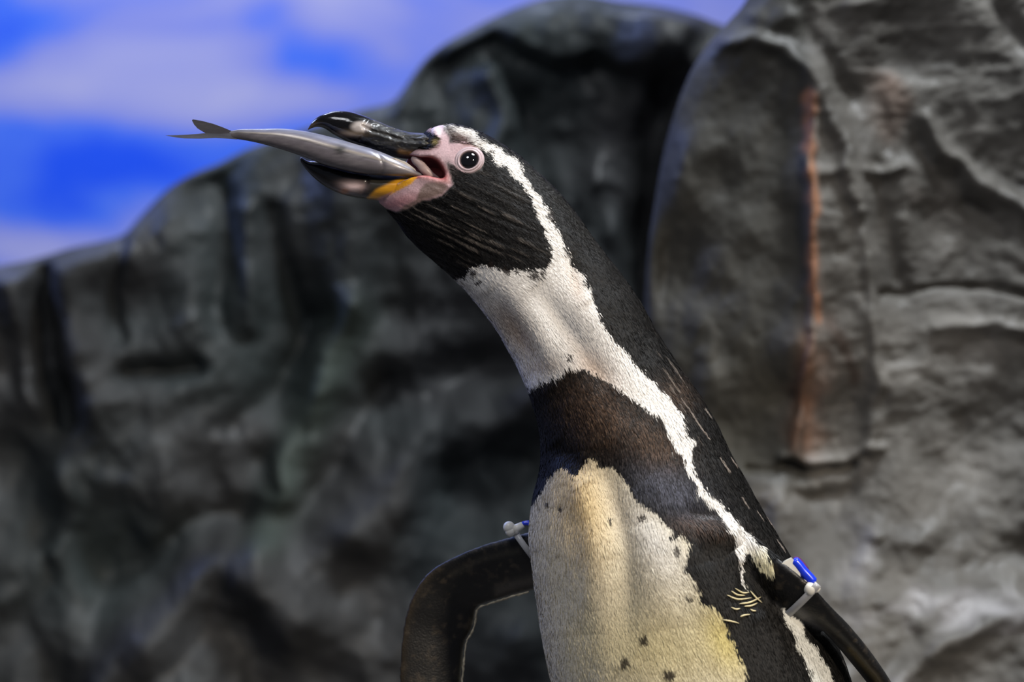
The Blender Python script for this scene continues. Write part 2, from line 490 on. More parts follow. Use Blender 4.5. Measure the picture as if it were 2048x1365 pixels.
def colour_c(p, x, y):
    n = fbm(p * 22, 4, 151)[:, None]; n2 = fbm(p * np.array([9, 9, 22]) + 4, 4, 161)[:, None]
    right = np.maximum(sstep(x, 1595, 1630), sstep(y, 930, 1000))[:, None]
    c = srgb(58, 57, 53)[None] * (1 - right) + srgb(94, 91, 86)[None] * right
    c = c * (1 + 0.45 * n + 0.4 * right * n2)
    xj = x + 9 * vnoise(np.stack([x / 25, y / 25, x * 0], 1), 5)
    stain = np.exp(-(line_dist(xj, y, [(1612, 190), (1614, 330), (1618, 480), (1626, 640)]) / 9) ** 2) * 0.85
    stain = np.maximum(stain, np.exp(-(line_dist(xj, y, [(1640, 650), (1618, 760), (1610, 880)]) / 30) ** 2) * 0.55 * sstep(n[:, 0], -0.35, 0.25))
    stain = np.maximum(stain, 0.35 * sstep(fbm(p * 12 + 31, 3, 171), 0.25, 0.6) * sstep(x, 1700, 1800) * sstep(-y, -560, -60))
    stain = stain[:, None]
    c = c * (1 - stain) + srgb(150, 104, 76)[None] * stain
    dark = np.exp(-(line_dist(xj, y, [(1650, 640), (1690, 700), (1700, 760)]) / 14) ** 2)[:, None] * 0.7
    c = c * (1 - dark) + srgb(62, 46, 36)[None] * dark
    moss = (sstep(fbm(p * 7 + 51, 3, 181), 0.0, 0.5) * sstep(y, 380, 640) * sstep(-x, -1620, -1500))[:, None] * 0.6
    c = c * (1 - moss) + srgb(66, 62, 50)[None] * moss
    pale = (sstep(fbm(p * np.array([14, 14, 26]) + 71, 3, 191), 0.12, 0.5) * sstep(y, 980, 1100) * sstep(x, 1640, 1760))[:, None] * 0.55
    c = c * (1 - pale) + srgb(186, 184, 186)[None] * pale
    return np.clip(c, 0.01, 1)

edge_c = [(1560, -520), (1545, -330), (1530, -160), (1510, -40), (1490, 4), (1462, 36), (1425, 78), (1395, 120), (1370, 172), (1345, 245),
          (1326, 320), (1312, 400), (1300, 480), (1293, 560), (1288, 650), (1286, 760), (1290, 900), (1310, 1050), (1330, 1250),
          (1330, 1500), (1320, 1800), (1320, 2300), (1320, 2480)]
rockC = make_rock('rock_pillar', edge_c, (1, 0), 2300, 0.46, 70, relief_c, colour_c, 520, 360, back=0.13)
tag(rockC, 'lighter grey rock pillar with an orange rust streak down its ridge', 'rock')

# ------------------------------------------------------------------ penguin: body surface
SECT = [  # L (throat/chest outline), R (crown/back outline), half depth mm, centre depth mm
    (752, 404, 846, 270, 10, 0), (772, 419, 862, 257, 15, 0), (792, 440, 886, 250, 19.5, 0), (812, 467, 925, 255, 23, 0),
    (838, 496, 975, 275, 26, 0), (868, 523, 1030, 308, 28, 0), (900, 550, 1080, 352, 29.5, 0), (930, 578, 1130, 404, 31, 0),
    (962, 616, 1180, 470, 33, 0), (990, 654, 1228, 532, 34.5, 0), (1015, 697, 1270, 592, 36, 0), (1040, 742, 1308, 660, 38, 0),
    (1060, 790, 1347, 718, 41, 0), (1075, 840, 1388, 778, 45, 0), (1083, 890, 1426, 840, 50, 0), (1083, 940, 1456, 900, 55, 0),
    (1073, 985, 1486, 955, 60, 0), (1063, 1035, 1515, 1008, 64, 0), (1059, 1080, 1547, 1062, 68, 0), (1063, 1130, 1580, 1118, 71, 0),
    (1074, 1200, 1622, 1190, 74, 0), (1088, 1285, 1668, 1280, 77, 0), (1105, 1365, 1700, 1365, 80, 0),
    (1130, 1480, 1738, 1480, 84, 2), (1160, 1620, 1776, 1620, 88, 4), (1185, 1770, 1796, 1770, 90, 6), (1215, 1920, 1798, 1920, 88, 8),
    (1255, 2060, 1780, 2060, 82, 10), (1310, 2190, 1740, 2190, 70, 12), (1380, 2280, 1680, 2280, 52, 12), (1450, 2330, 1610, 2330, 28, 12)]
rings, SPINE = loft(SECT, 240, 128, 2.15)
body_part = loop_mesh(rings)

def seg_blade(centres, chord, thick, m=40):
    """rings from centre points, half chord vectors and half thickness vectors"""
    th = np.linspace(0, 2 * np.pi, m, endpoint=False)
    return np.asarray(centres)[:, None] + np.asarray(chord)[:, None] * np.cos(th)[None, :, None] + np.asarray(thick)[:, None] * np.sin(th)[None, :, None]

# flipper held out behind the chest (its underside faces us)
FAR_LEAD = [(1150, 1050), (1100, 1056), (1062, 1063), (1020, 1074), (960, 1091), (905, 1114), (866, 1136), (840, 1162), (820, 1198), (806, 1245),
            (799, 1300), (796, 1365), (798, 1440), (812, 1510), (838, 1548)]
FAR_TRAIL = [(1160, 1170), (1110, 1176), (1070, 1184), (1030, 1194), (985, 1208), (962, 1216), (953, 1224), (951, 1240), (946, 1262), (933, 1286),
             (928, 1320), (924, 1365), (914, 1440), (892, 1510), (866, 1548)]
FAR_Y = [10, 18, 24, 28, 32, 35, 37, 38, 38, 38, 37, 36, 34, 32, 31]
fl_ = catmull(np.c_[FAR_LEAD, FAR_TRAIL, FAR_Y], 110)
fy = fl_[:, 4] / 1000
a = P(fl_[:, 0], fl_[:, 1]); b_ = P(fl_[:, 2], fl_[:, 3])
kk = ((DIST + fy) / DIST)[:, None]
def deep(q):
    r = q.copy(); r[:, 0] *= kk[:, 0]; r[:, 2] = Z0 + (r[:, 2] - Z0) * kk[:, 0]; r[:, 1] = fy
    return r
a = deep(a); b_ = deep(b_)
b_[:, 1] += 0.010
cen = (a + b_) / 2; ch = (a - b_) / 2
thk = np.zeros_like(ch); thk[:, 1] = np.interp(np.linspace(0, 1, 110), [0, .3, .8, 1], [0.009, 0.0042, 0.0030, 0.0015])
far_rings = seg_blade(cen, ch, thk)
# flipper seen along its leading edge
NEAR_C = [(1470, 1085), (1515, 1120), (1562, 1153), (1605, 1186), (1648, 1226), (1692, 1272), (1735, 1325), (1775, 1382), (1812, 1450), (1836, 1510)]
NEAR_Y = [-46, -56, -63, -62, -56, -48, -40, -33, -27, -23]
NEAR_T = [44, 38, 26, 23, 24, 24, 23, 20, 15, 6]       # half thickness in pixels
NEAR_W = [17, 19, 20, 20, 20, 20, 19, 17, 13, 5]       # half chord mm
nc = catmull(np.c_[NEAR_C, NEAR_Y, NEAR_T, NEAR_W], 120)
ny_ = nc[:, 2] / 1000
ncen = P(nc[:, 0], nc[:, 1]); ncen[:, 0] *= (DIST + ny_) / DIST; ncen[:, 2] = Z0 + (ncen[:, 2] - Z0) * (DIST + ny_) / DIST; ncen[:, 1] = ny_
tan = np.gradient(ncen, axis=0); tan /= np.linalg.norm(tan, axis=1)[:, None]
perp = np.cross(tan, [0, 1, 0]); perp /= np.linalg.norm(perp, axis=1)[:, None]
if perp[50, 2] < 0: perp = -perp                         # towards the upper right
ip = np.interp(np.linspace(0, 1, 120), [0, .35, .50, 1], [0.60, 0.52, 0.12, 0.12])[:, None]
iy = np.interp(np.linspace(0, 1, 120), [0, .4, .7, 1], [0.45, 0.5, 0.85, 0.9])[:, None]
nchord = (np.array([0, 1.0, 0])[None] * iy - ip * perp) * (nc[:, 4] / 1000)[:, None]
nthick = perp * (nc[:, 3] * S)[:, None] * 0.86
ncen = ncen + nchord * 0.5 
near_rings = seg_blade(ncen, nchord, nthick)

# feet, tail
def foot(cx, cy, ang):
    parts = []
    f = np.array([math.cos(ang), math.sin(ang), 0]); s = np.array([-f[1], f[0], 0])
    for k in (-1, 0, 1):
        p0 = np.array([cx, cy, 0.020]); d = f + 0.38 * k * s
        pts = [p0 - f * 0.012, p0 + d * 0.03 - np.array([0, 0, 0.006]), p0 + d * 0.062 - np.array([0, 0, 0.009]), p0 + d * 0.078 - np.array([0, 0, 0.013])]
        parts.append(tube(catmull(pts, 14), np.linspace(0.014, 0.006, 14), 14))
    parts.append(tube([(cx, cy, 0.018), (cx, cy, 0.05), (cx, cy, 0.10)], [0.016, 0.019, 0.03], 16))
    return join(parts)
FWD = math.atan2(-0.72, -0.69)
base_c = P(1545, 2300, 0.012)
feet = [foot(base_c[0] - 0.028, base_c[1] + 0.030, FWD), foot(base_c[0] + 0.026, base_c[1] - 0.034, FWD)]
tail = tube(catmull([P(1600, 2180, 0.03), P(1700, 2290, 0.07), P(1760, 2360, 0.10)], 12), np.linspace(0.05, 0.006, 12), 20)

raw = mesh_from('raw', *join([body_part, loop_mesh(far_rings), loop_mesh(near_rings), tail] + feet))
raw_o = bpy.data.objects.new('raw', raw); COL.objects.link(raw_o)
rm = raw_o.modifiers.new('r', 'REMESH'); rm.mode = 'VOXEL'; rm.voxel_size = 0.00125

# the open gape is carved out of the cheek
MOUTH = [(640, 300), (760, 303), (820, 312), (846, 317), (863, 316), (877, 323), (888, 338), (893, 352), (892, 361), (879, 360), (864, 356),
         (845, 353), (826, 356), (790, 370), (740, 386), (640, 390)]
mm = np.array(MOUTH, float)
def cut_ring(y, sc):
    c = np.array([800, 345.0]); q = c + (mm - c) * sc
    r = P(q[:, 0], q[:, 1]); r[:, 1] = y
    return r
cut = mesh_from('cut', *loop_mesh(np.array([cut_ring(-0.06, 1.02), cut_ring(-0.017, 1.0), cut_ring(-0.008, 0.965), cut_ring(0.004, 0.88), cut_ring(0.008, 0.75)])))
cut_o = bpy.data.objects.new('cut', cut); COL.objects.link(cut_o)
import bmesh
for mesh_ in (cut,):
    bm = bmesh.new(); bm.from_mesh(mesh_); bmesh.ops.recalc_face_normals(bm, faces=bm.faces); bm.to_mesh(mesh_); bm.free()
bo = raw_o.modifiers.new('b', 'BOOLEAN'); bo.operation = 'DIFFERENCE'; bo.object = cut_o; bo.solver = 'EXACT'
r2 = raw_o.modifiers.new('r2', 'REMESH'); r2.mode = 'VOXEL'; r2.voxel_size = 0.00115
dg = bpy.context.evaluated_depsgraph_get()
body_me = bpy.data.meshes.new_from_object(raw_o.evaluated_get(dg))
body_me.name = 'body'
bpy.data.objects.remove(raw_o); bpy.data.objects.remove(cut_o)

def edges_of(me):
    e = np.empty(len(me.edges) * 2, np.int32); me.edges.foreach_get('vertices', e)
    return e.reshape(-1, 2)

def smooth_verts(v, e, it, lam=0.5, keep=None):
    n = len(v)
    deg = np.bincount(e.ravel(), minlength=n).astype(float)[:, None]
    for _ in range(it):
        acc = np.stack([np.bincount(e[:, 0], v[e[:, 1], k], n) + np.bincount(e[:, 1], v[e[:, 0], k], n) for k in range(3)], 1)
        nv = v + lam * (acc / np.maximum(deg, 1) - v)
        v = nv if keep is None else v + (nv - v) * keep[:, None]
    return v

E = edges_of(body_me)
BV = smooth_verts(coords(body_me), E, 6)
body_me.vertices.foreach_set('co', BV.astype(np.float32).ravel()); body_me.update()
BN = normals(body_me)
bx, by = proj(BV)

# which vertices belong to the flippers
def near_dist(p, line):
    d = np.full(len(p), 9.0)
    for q in line[::3]:
        d = np.minimum(d, ((p - q) ** 2).sum(1))
    return np.sqrt(d)
def in_blade(p, C_, A_, B_, i0):
    ok = np.zeros(len(p), bool)
    cand = np.where(near_dist(p, C_[i0:]) < 0.03)[0]
    q = p[cand]
    d = ((q[:, None] - C_[None, i0:]) ** 2).sum(2); i = d.argmin(1) + i0
    r_ = q - C_[i]; a_, b2 = A_[i], B_[i]
    aa, bb, ab = (a_ * a_).sum(1), (b2 * b2).sum(1), (a_ * b2).sum(1)
    ra, rb = (r_ * a_).sum(1), (r_ * b2).sum(1)
    det = aa * bb - ab * ab
    u = (ra * bb - rb * ab) / det; v = (rb * aa - ra * ab) / det
    ok[cand] = u * u + v * v < 1.35
    return ok
IS_NEARFL = in_blade(BV, ncen, nchord, nthick, 26) & (bx > 1545)
is_far_reg = (poly_sdf(bx, by, FAR_LEAD + FAR_TRAIL[::-1]) < 12) & (BV[:, 1] > 0.012) & (bx < 1072)
IS_FL = IS_NEARFL | is_far_reg

# folds of the plumage: (line, sigma px, height mm), seen side only
def line_win(x, y, line):
    # distance to a line, and a window that fades out towards its two ends
    pts = np.asarray(line, float); seg = np.hypot(*np.diff(pts, axis=0).T); cum = np.r_[0, np.cumsum(seg)]
    d = np.full(x.shape, 1e18); w_ = np.zeros(x.shape)
    for i in range(len(pts) - 1):
        ax, ay = pts[i]; ex, ey = pts[i + 1] - pts[i]
        t = np.clip(((x - ax) * ex + (y - ay) * ey) / (ex * ex + ey * ey + 1e-9), 0, 1)
        dd = (x - ax - t * ex) ** 2 + (y - ay - t * ey) ** 2
        g = (cum[i] + t * seg[i]) / cum[-1]
        w_ = np.where(dd < d, np.sin(np.pi * np.clip(g, 0, 1)) ** 0.8, w_); d = np.minimum(d, dd)
    return np.sqrt(d), w_
FOLDS = [
    ([(980, 530), (1060, 640), (1140, 750)], 28, 2.4), ([(965, 570), (1030, 670), (1090, 770)], 24, -2.4),
    ([(1060, 560), (1150, 680), (1220, 780)], 22, -3.0), ([(1120, 560), (1220, 680), (1290, 780)], 30, 2.0),
    ([(1130, 500), (1150, 560), (1165, 590)], 14, -1.4),
    ([(1140, 900), (1185, 1040), (1192, 1120), (1190, 1260)], 34, 4.0), ([(1190, 880), (1228, 1010), (1246, 1090), (1248, 1180), (1245, 1320)], 30, -5.0),
    ([(1290, 1040), (1310, 1130), (1330, 1250)], 36, 2.2), ([(1110, 1000), (1110, 1100), (1130, 1250)], 30, -1.2),
    ([(1100, 880), (1160, 930), (1180, 950)], 22, -2.0), ([(1150, 770), (1230, 850), (1300, 940)], 40, 2.2),
    ([(1390, 1060), (1440, 1055), (1470, 1090)], 26, 3.5), ([(1360, 1010), (1410, 1030), (1460, 1050)], 18, -2.5),
    ([(1400, 1120), (1420, 1200), (1450, 1250)], 30, 2.0), ([(1485, 1110), (1490, 1180), (1520, 1220)], 18, -3.0),
    ([(860, 262), (880, 262)], 12, 1.4), ([(900, 290), (960, 285), (985, 310)], 12, 1.4),
    ([(893, 365), (940, 345), (980, 340)], 14, -0.8), ([(760, 412), (830, 392), (880, 378)], 14, 1.2)]
disp = np.zeros(len(BV))
facing = sstep(-BN[:, 1], 0.05, 0.5)
for line, sig, amp in FOLDS:
    ld, lw = line_win(bx, by, line)
    disp += amp / 1000 * np.exp(-(ld / sig) ** 2) * lw
disp *= facing
_sn = vnoise(np.stack([(bx * 0.90 + by * 0.43) / 48, (-bx * 0.43 + by * 0.90) / 3.6, bx * 0], 1), 420)
disp += 0.0006 * _sn * facing * np.exp(-((bx - 930) / 150) ** 2 - ((by - 440) / 80) ** 2)
q = BV * np.array([42, 42, 24]); disp += 0.0011 * fbm(q, 3, 300) * (~IS_FL)
disp[IS_FL] = 0
pit = sstep(-poly_sdf(bx, by, [(820, 312), (846, 317), (863, 316), (877, 323), (888, 338), (893, 352), (892, 361), (845, 353)]), -12, 0)
BV = BV + BN * (disp * (1 - pit))[:, None]
# lip around the gape stands slightly proud
body_me.vertices.foreach_set('co', BV.astype(np.float32).ravel()); body_me.update()
BN = normals(body_me)

# ------------------------------------------------------------------ penguin: markings
WHITE = [(884, 251), (905, 254), (930, 259), (962, 279), (1002, 300), (1030, 322), (1055, 358), (1077, 395), (1100, 438), (1116, 464),
         (1131, 500), (1150, 535), (1175, 572), (1187, 605), (1196, 640), (1226, 681), (1276, 731), (1306, 765), (1330, 790), (1346, 812),
         (1366, 835), (1366, 862), (1384, 884), (1381, 925), (1388, 946), (1404, 972), (1434, 1003), (1467, 1040), (1502, 1075),
         (1532, 1108), (1556, 1132), (1562, 1150), (1540, 1150), (1517, 1137), (1507, 1112), (1487, 1110), (1482, 1128), (1486, 1160), (1494, 1182),
         (1478, 1160), (1474, 1120), (1466, 1078), (1448, 1048), (1418, 1012), (1390, 976), (1376, 950), (1364, 920), (1350, 890),
         (1335, 857), (1310, 830), (1270, 800), (1243, 787), (1215, 765), (1195, 752), (1165, 742), (1130, 736), (1112, 757), (1078, 766),
         (1062, 778), (1030, 775), (960, 680), (895, 570), (905, 556), (927, 558), (938, 530), (962, 527), (1000, 534), (1040, 540),
         (1085, 540), (1098, 520), (1095, 490), (1086, 456), (1075, 430), (1061, 402), (1046, 372), (1022, 347), (990, 322), (966, 300),
         (940, 282), (908, 270), (892, 262)]
BELLY = [(1040, 1030), (1068, 1012), (1086, 985), (1094, 957), (1106, 945), (1135, 941), (1150, 957), (1166, 935), (1181, 919), (1200, 936),
         (1226, 930), (1246, 955), (1260, 985), (1277, 1003), (1297, 1012), (1320, 1040), (1346, 1060), (1338, 1078), (1364, 1070), (1380, 1085),
         (1374, 1112), (1370, 1142), (1386, 1166), (1402, 1186), (1394, 1200), (1420, 1212), (1442, 1236), (1456, 1266), (1474, 1300),
         (1486, 1342), (1500, 1400), (1560, 1700), (1600, 2100), (1560, 2300), (1000, 2300), (1000, 1365)]
FLANK = [(1566, 1208), (1588, 1214), (1602, 1242), (1610, 1272), (1634, 1310), (1660, 1345), (1690, 1420), (1740, 1700), (1710, 1950),
         (1650, 1700), (1648, 1420), (1622, 1352), (1602, 1312), (1586, 1272), (1570, 1238)]
SKIN = [(850, 262), (860, 255), (874, 250), (887, 251), (888, 260), (896, 270), (899, 284), (915, 286), (940, 287), (958, 298), (966, 318), (960, 337),
        (942, 346), (918, 340), (902, 330), (893, 322), (896, 340), (902, 358), (905, 370), (896, 378), (884, 391), (862, 398), (842, 401),
        (820, 414), (792, 424), (760, 412), (735, 398), (742, 380), (836, 349), (800, 300), (852, 300), (872, 292), (876, 278), (866, 268)]
GREYSKIN = [(840, 378), (852, 366), (872, 364), (886, 366), (896, 374), (886, 388), (862, 396), (840, 402), (818, 416), (796, 424), (808, 412), (832, 400)]
DARKBROW = [(886, 254), (898, 254), (912, 266), (935, 282), (916, 286), (899, 287), (897, 272), (888, 262)]
YELLOW = [(736, 396), (752, 381), (780, 367), (806, 355), (834, 352), (822, 368), (800, 380), (786, 387), (760, 397)]
SPOTS = [(1122, 1013, 8), (1218, 1037, 7), (1283, 1034, 10), (1354, 1101, 10), (1286, 1282, 14), (1252, 1328, 13), (1338, 1351, 13), (1140, 715, 7),
         (957, 563, 6), (1066, 551, 9), (1082, 548, 7), (1012, 537, 9), (1030, 545, 6), (982, 527, 9), (1079, 546, 6), (942, 545, 9), (1325, 770, 8), (1098, 436, 8), (1105, 445, 6),
         (1520, 1128, 6), (1546, 1141, 5), (1390, 1168, 8), (1100, 960, 4), (1095, 1012, 5), (980, 305, 4), (1378, 1198, 8), (1478, 1088, 5)]

def markings(p, n, feather):
    x, y = proj(p)
    N = len(x)
    j = 1.0 if feather else 0.5
    xj = x + RNG.normal(0, 2.2 * j, N) + 5 * vnoise(np.stack([x / 22, y / 22, x * 0], 1), 401)
    yj = y + RNG.normal(0, 2.2 * j, N) + 5 * vnoise(np.stack([x / 22, y / 22, x * 0], 1), 402)
    fine = RNG.random(N)
    # dark plumage, brown and slate patches; the brown also paints in warm light
    c = np.tile(srgb(23, 21, 19), (N, 1)) * (0.3 + 1.1 * fine[:, None] ** 2)
    def blob(cx, cy, rx, ry, ang=0):
        dx, dy = x - cx, y - cy; a_ = math.radians(ang)
        u = (dx * math.cos(a_) + dy * math.sin(a_)) / rx; v = (-dx * math.sin(a_) + dy * math.cos(a_)) / ry
        return np.exp(-(u * u + v * v))
    def mix(c, col, wgt):
        wgt = np.clip(wgt, 0, 1)[:, None]
        return c * (1 - wgt) + np.asarray(col)[None] * wgt
    brown = np.maximum.reduce([blob(1200, 830, 80, 55, 40), 0.9 * blob(1300, 890, 70, 40, 40), 0.9 * blob(1400, 1055, 60, 18, 10), 0.5 * blob(1350, 790, 40, 30, 40)])
    c = mix(c, srgb(108, 84, 66), brown * (0.12 + 0.75 * fine ** 1.5))
    slate = np.maximum(blob(1340, 985, 75, 40, 30), 0.5 * blob(1285, 985, 30, 30))
    c = mix(c, srgb(92, 94, 108), slate * (0.15 + 0.75 * fine))
    # pale shafts on the back
    back = sstep(x - (1365 + (y - 840) * 0.62), 0, 30) * sstep(y, 640, 860)
    shaft = (vnoise(np.stack([(x * 0.82 - y * 0.57) / 4.5, (x * 0.57 + y * 0.82) / 38, x * 0], 1), 410) > 0.66)
    c = mix(c, srgb(150, 138, 128), back * shaft * 0.65)
    nape = sstep(x - (1030 + (y - 330) * 0.86), 0, 20) * sstep(-y, -860, -300)
    c = mix(c, srgb(62, 60, 56), nape * 0.28 * fine)
    # wet clumps on the cheek and throat, brushed back from the bill
    cheek = np.maximum(blob(950, 440, 130, 75, 30), blob(860, 430, 70, 50, 30))
    sn = vnoise(np.stack([(x * 0.90 + y * 0.43) / 48, (-x * 0.43 + y * 0.90) / 3.6, x * 0], 1), 420)
    c = mix(c, srgb(108, 100, 92), cheek * sstep(sn, 0.35, 0.8) * (0.25 + 0.5 * fine))
    c = c * (1 - 0.6 * (cheek * sstep(-sn, 0.1, 0.6)))[:, None]
    front = sstep(-p[:, 1], -0.035, -0.02)
    # white stripe and neck
    m = sstep(-poly_sdf(xj, yj, WHITE), -1.5, 1.5)
    wcol = np.tile(srgb(232, 228, 222), (N, 1)) * (0.92 + 0.12 * fine[:, None])
    wcol = mix(wcol, srgb(186, 160, 138), 0.75 * np.maximum.reduce([blob(1030, 660, 26, 70, -35), blob(1190, 745, 30, 60, -40), 0.7 * blob(1150, 570, 14, 40, -20), 0.6 * blob(1085, 730, 40, 22, 0)]))  # tan shade painted into the neck furrows
    wcol = mix(wcol, srgb(236, 226, 178), sstep(y, 1080, 1130) * sstep(x, 1480, 1510) * 0.8)
    c = c * (1 - m[:, None]) + wcol * m[:, None]
    # belly
    m = sstep(-poly_sdf(xj, yj, BELLY), -1.5, 1.5) * front
    bcol = np.tile(srgb(214, 204, 178), (N, 1)) * (0.9 + 0.16 * fine[:, None])
    bcol = mix(bcol, srgb(212, 180, 120), 0.75 * blob(1165, 1010, 60, 120, -8))
    bcol = mix(bcol, srgb(206, 186, 90), 0.5 * blob(1450, 1275, 40, 90, -25) + 0.35 * blob(1330, 1300, 160, 90))
    bcol = mix(bcol, srgb(206, 204, 204), 0.6 * blob(1310, 1080, 50, 120, -30))
    c = c * (1 - m[:, None]) + bcol * m[:, None]
    m = sstep(-poly_sdf(xj, yj, FLANK), -1.5, 1.5) * front
    c = mix(c, srgb(226, 224, 214), m)
    for sx, sy, sr in SPOTS:
        d = np.hypot(xj - sx, (yj - sy) * 0.9)
        c = mix(c, srgb(34, 26, 22), sstep(-d, -sr, -sr * 0.5) * (p[:, 1] < 0.02) * 0.92)
    # bare skin
    js = 0.5 if feather else 0.0
    xs, ys = x + (xj - x) * js, y + (yj - y) * js
    sk = sstep(-poly_sdf(xs, ys, SKIN), -2.0, 2.0)
    scol = np.tile(srgb(184, 154, 158), (N, 1)) * (0.94 + 0.1 * fine[:, None])
    scol = mix(scol, srgb(204, 188, 192), blob(874, 262, 16, 14))
    scol = mix(scol, srgb(188, 134, 138), blob(790, 408, 50, 16, -15))
    c = c * (1 - sk[:, None]) + scol * sk[:, None]
    g = sstep(-poly_sdf(xs, ys, GREYSKIN), -3, 3)
    c = mix(c, srgb(104, 88, 78), g * 0.85)
    g = sstep(-poly_sdf(xs, ys, DARKBROW), -3, 2)
    c = mix(c, srgb(64, 54, 50), g * 0.8)
    c = mix(c, srgb(70, 62, 60), 0.85 * blob(901, 334, 9, 17, -25))
    c = mix(c, srgb(112, 90, 84), 0.7 * blob(928, 276, 26, 9, 25))
    c = mix(c, srgb(150, 134, 84), 0.9 * blob(869, 285, 6, 6))
    return c, np.maximum(sk, 0)

col, skin = markings(BV, BN, False)
# the gape: wet lining, and the yellow edge of the lower bill
inside = poly_sdf(bx, by, [(700, 290), (820, 309), (846, 315), (863, 314), (878, 321), (890, 337), (896, 352), (894, 364), (879, 362), (864, 358), (845, 355), (826, 358), (740, 390), (700, 390)])
surf_y = -0.019
is_mouth = sstep(-inside, -2.0, 1.5) * sstep(by, 300, 306)
mw = is_mouth[:, None]
col = col * (1 - mw) + srgb(168, 92, 92)[None] * mw
rim = np.exp(-(line_dist(bx, by, [(862, 315), (877, 321), (889, 337), (896, 353), (897, 364), (880, 362), (862, 358), (842, 354)]) / 3.5) ** 2)[:, None] * 0.8
col = col * (1 - rim) + srgb(204, 150, 148)[None] * rim
yl = sstep(-poly_sdf(bx, by, YELLOW), -2, 2)[:, None]
col = col * (1 - yl) + srgb(212, 150, 30)[None] * yl
# flippers: black with worn brown mottling, trailing edge painted pale like backlit feathers
mo = fbm(BV * 330, 3, 500); mo2 = fbm(BV * 90, 3, 510)
fc = srgb(15, 14, 13)[None] * (1 + 0.6 * mo[:, None])
wear = (sstep(mo + 0.5 * mo2, 0.10, 0.55) * 0.42)[:, None]
fc = fc * (1 - wear) + srgb(72, 62, 48)[None] * wear
edge_d = line_dist(bx, by, FAR_LEAD[2:]); brim = (np.exp(-(edge_d / 14) ** 2) * sstep(-bx, -900, -850) * 0.45)[:, None]
fc = fc * (1 - brim) + srgb(74, 62, 42)[None] * brim
gs = (np.exp(-(line_dist(bx, by, [(1080, 1160), (1035, 1170), (1000, 1182)]) / 12) ** 2) * 0.5)[:, None]  # grey highlight painted onto the underside
fc = fc * (1 - gs) + srgb(96, 90, 82)[None] * gs
gs = (np.exp(-(line_dist(bx, by, [(1065, 1095), (960, 1120), (905, 1150)]) / 7) ** 2) * 0.3)[:, None]
fc = fc * (1 - gs) + srgb(70, 66, 56)[None] * gs
te = (np.exp(-(line_dist(bx, by, FAR_TRAIL[2:]) / 5) ** 2) * (BV[:, 1] > 0.012) * (bx < 1075))[:, None] * 0.8
fc = fc * (1 - te) + srgb(150, 142, 120)[None] * te
nu = (np.exp(-(line_dist(bx, by, [(1595, 1222), (1640, 1262), (1690, 1312), (1735, 1375)]) / 9) ** 2) * IS_NEARFL)[:, None] * 0.6
fc = fc * (1 - nu) + srgb(120, 120, 122)[None] * nu
nu = (np.exp(-(line_dist(bx, by, [(1700, 1300), (1750, 1355), (1790, 1420)]) / 6) ** 2) * IS_NEARFL)[:, None] * 0.6
fc = fc * (1 - nu) + srgb(120, 106, 76)[None] * nu
col = np.where(IS_FL[:, None], fc, col)
low = (BV[:, 2] < 0.06)[:, None]
col = np.where(low, srgb(40, 36, 36)[None], col)
set_col(body_me, np.clip(col, 0.002, 1))
rough = 0.55 - 0.10 * skin
rough = rough * (1 - is_mouth) + 0.28 * is_mouth
rough = np.where(IS_FL, 0.42, rough)
set_val(body_me, rough, 'Rough')

base = P(1500, 2433, 0.0); base[2] = 0.0
penguin = bpy.data.objects.new('penguin', None); COL.objects.link(penguin)
penguin.location = base
tag(penguin, 'black and white banded penguin with raised head and fish in its open bill', 'penguin')

def part(name, v, f, material, parent, origin=base, smooth=True, colour=None, parent_origin=None):
    me = mesh_from(name, np.asarray(v) - origin, f)
    if colour is not None: set_col(me, colour)
    return link(name, me, material, parent, smooth)

BVH = BVHTree.FromPolygons([tuple(q) for q in BV.tolist()], [tuple(p.vertices) for p in body_me.polygons])
body_me.vertices.foreach_set('co', (BV - base).astype(np.float32).ravel()); body_me.update()
body = link('body', body_me, M_body, penguin)

def hit(px, py, side=-1):
    c = np.array([0, -DIST, Z0]); t = P(px, py, 0.0) - c; t /= np.linalg.norm(t)
    if side < 0:
        r = BVH.ray_cast(Vector(c), Vector(t))
    else:
        r = BVH.ray_cast(Vector(c + t * 3), Vector(-t))
    return np.array(r[0]), np.array(r[1])

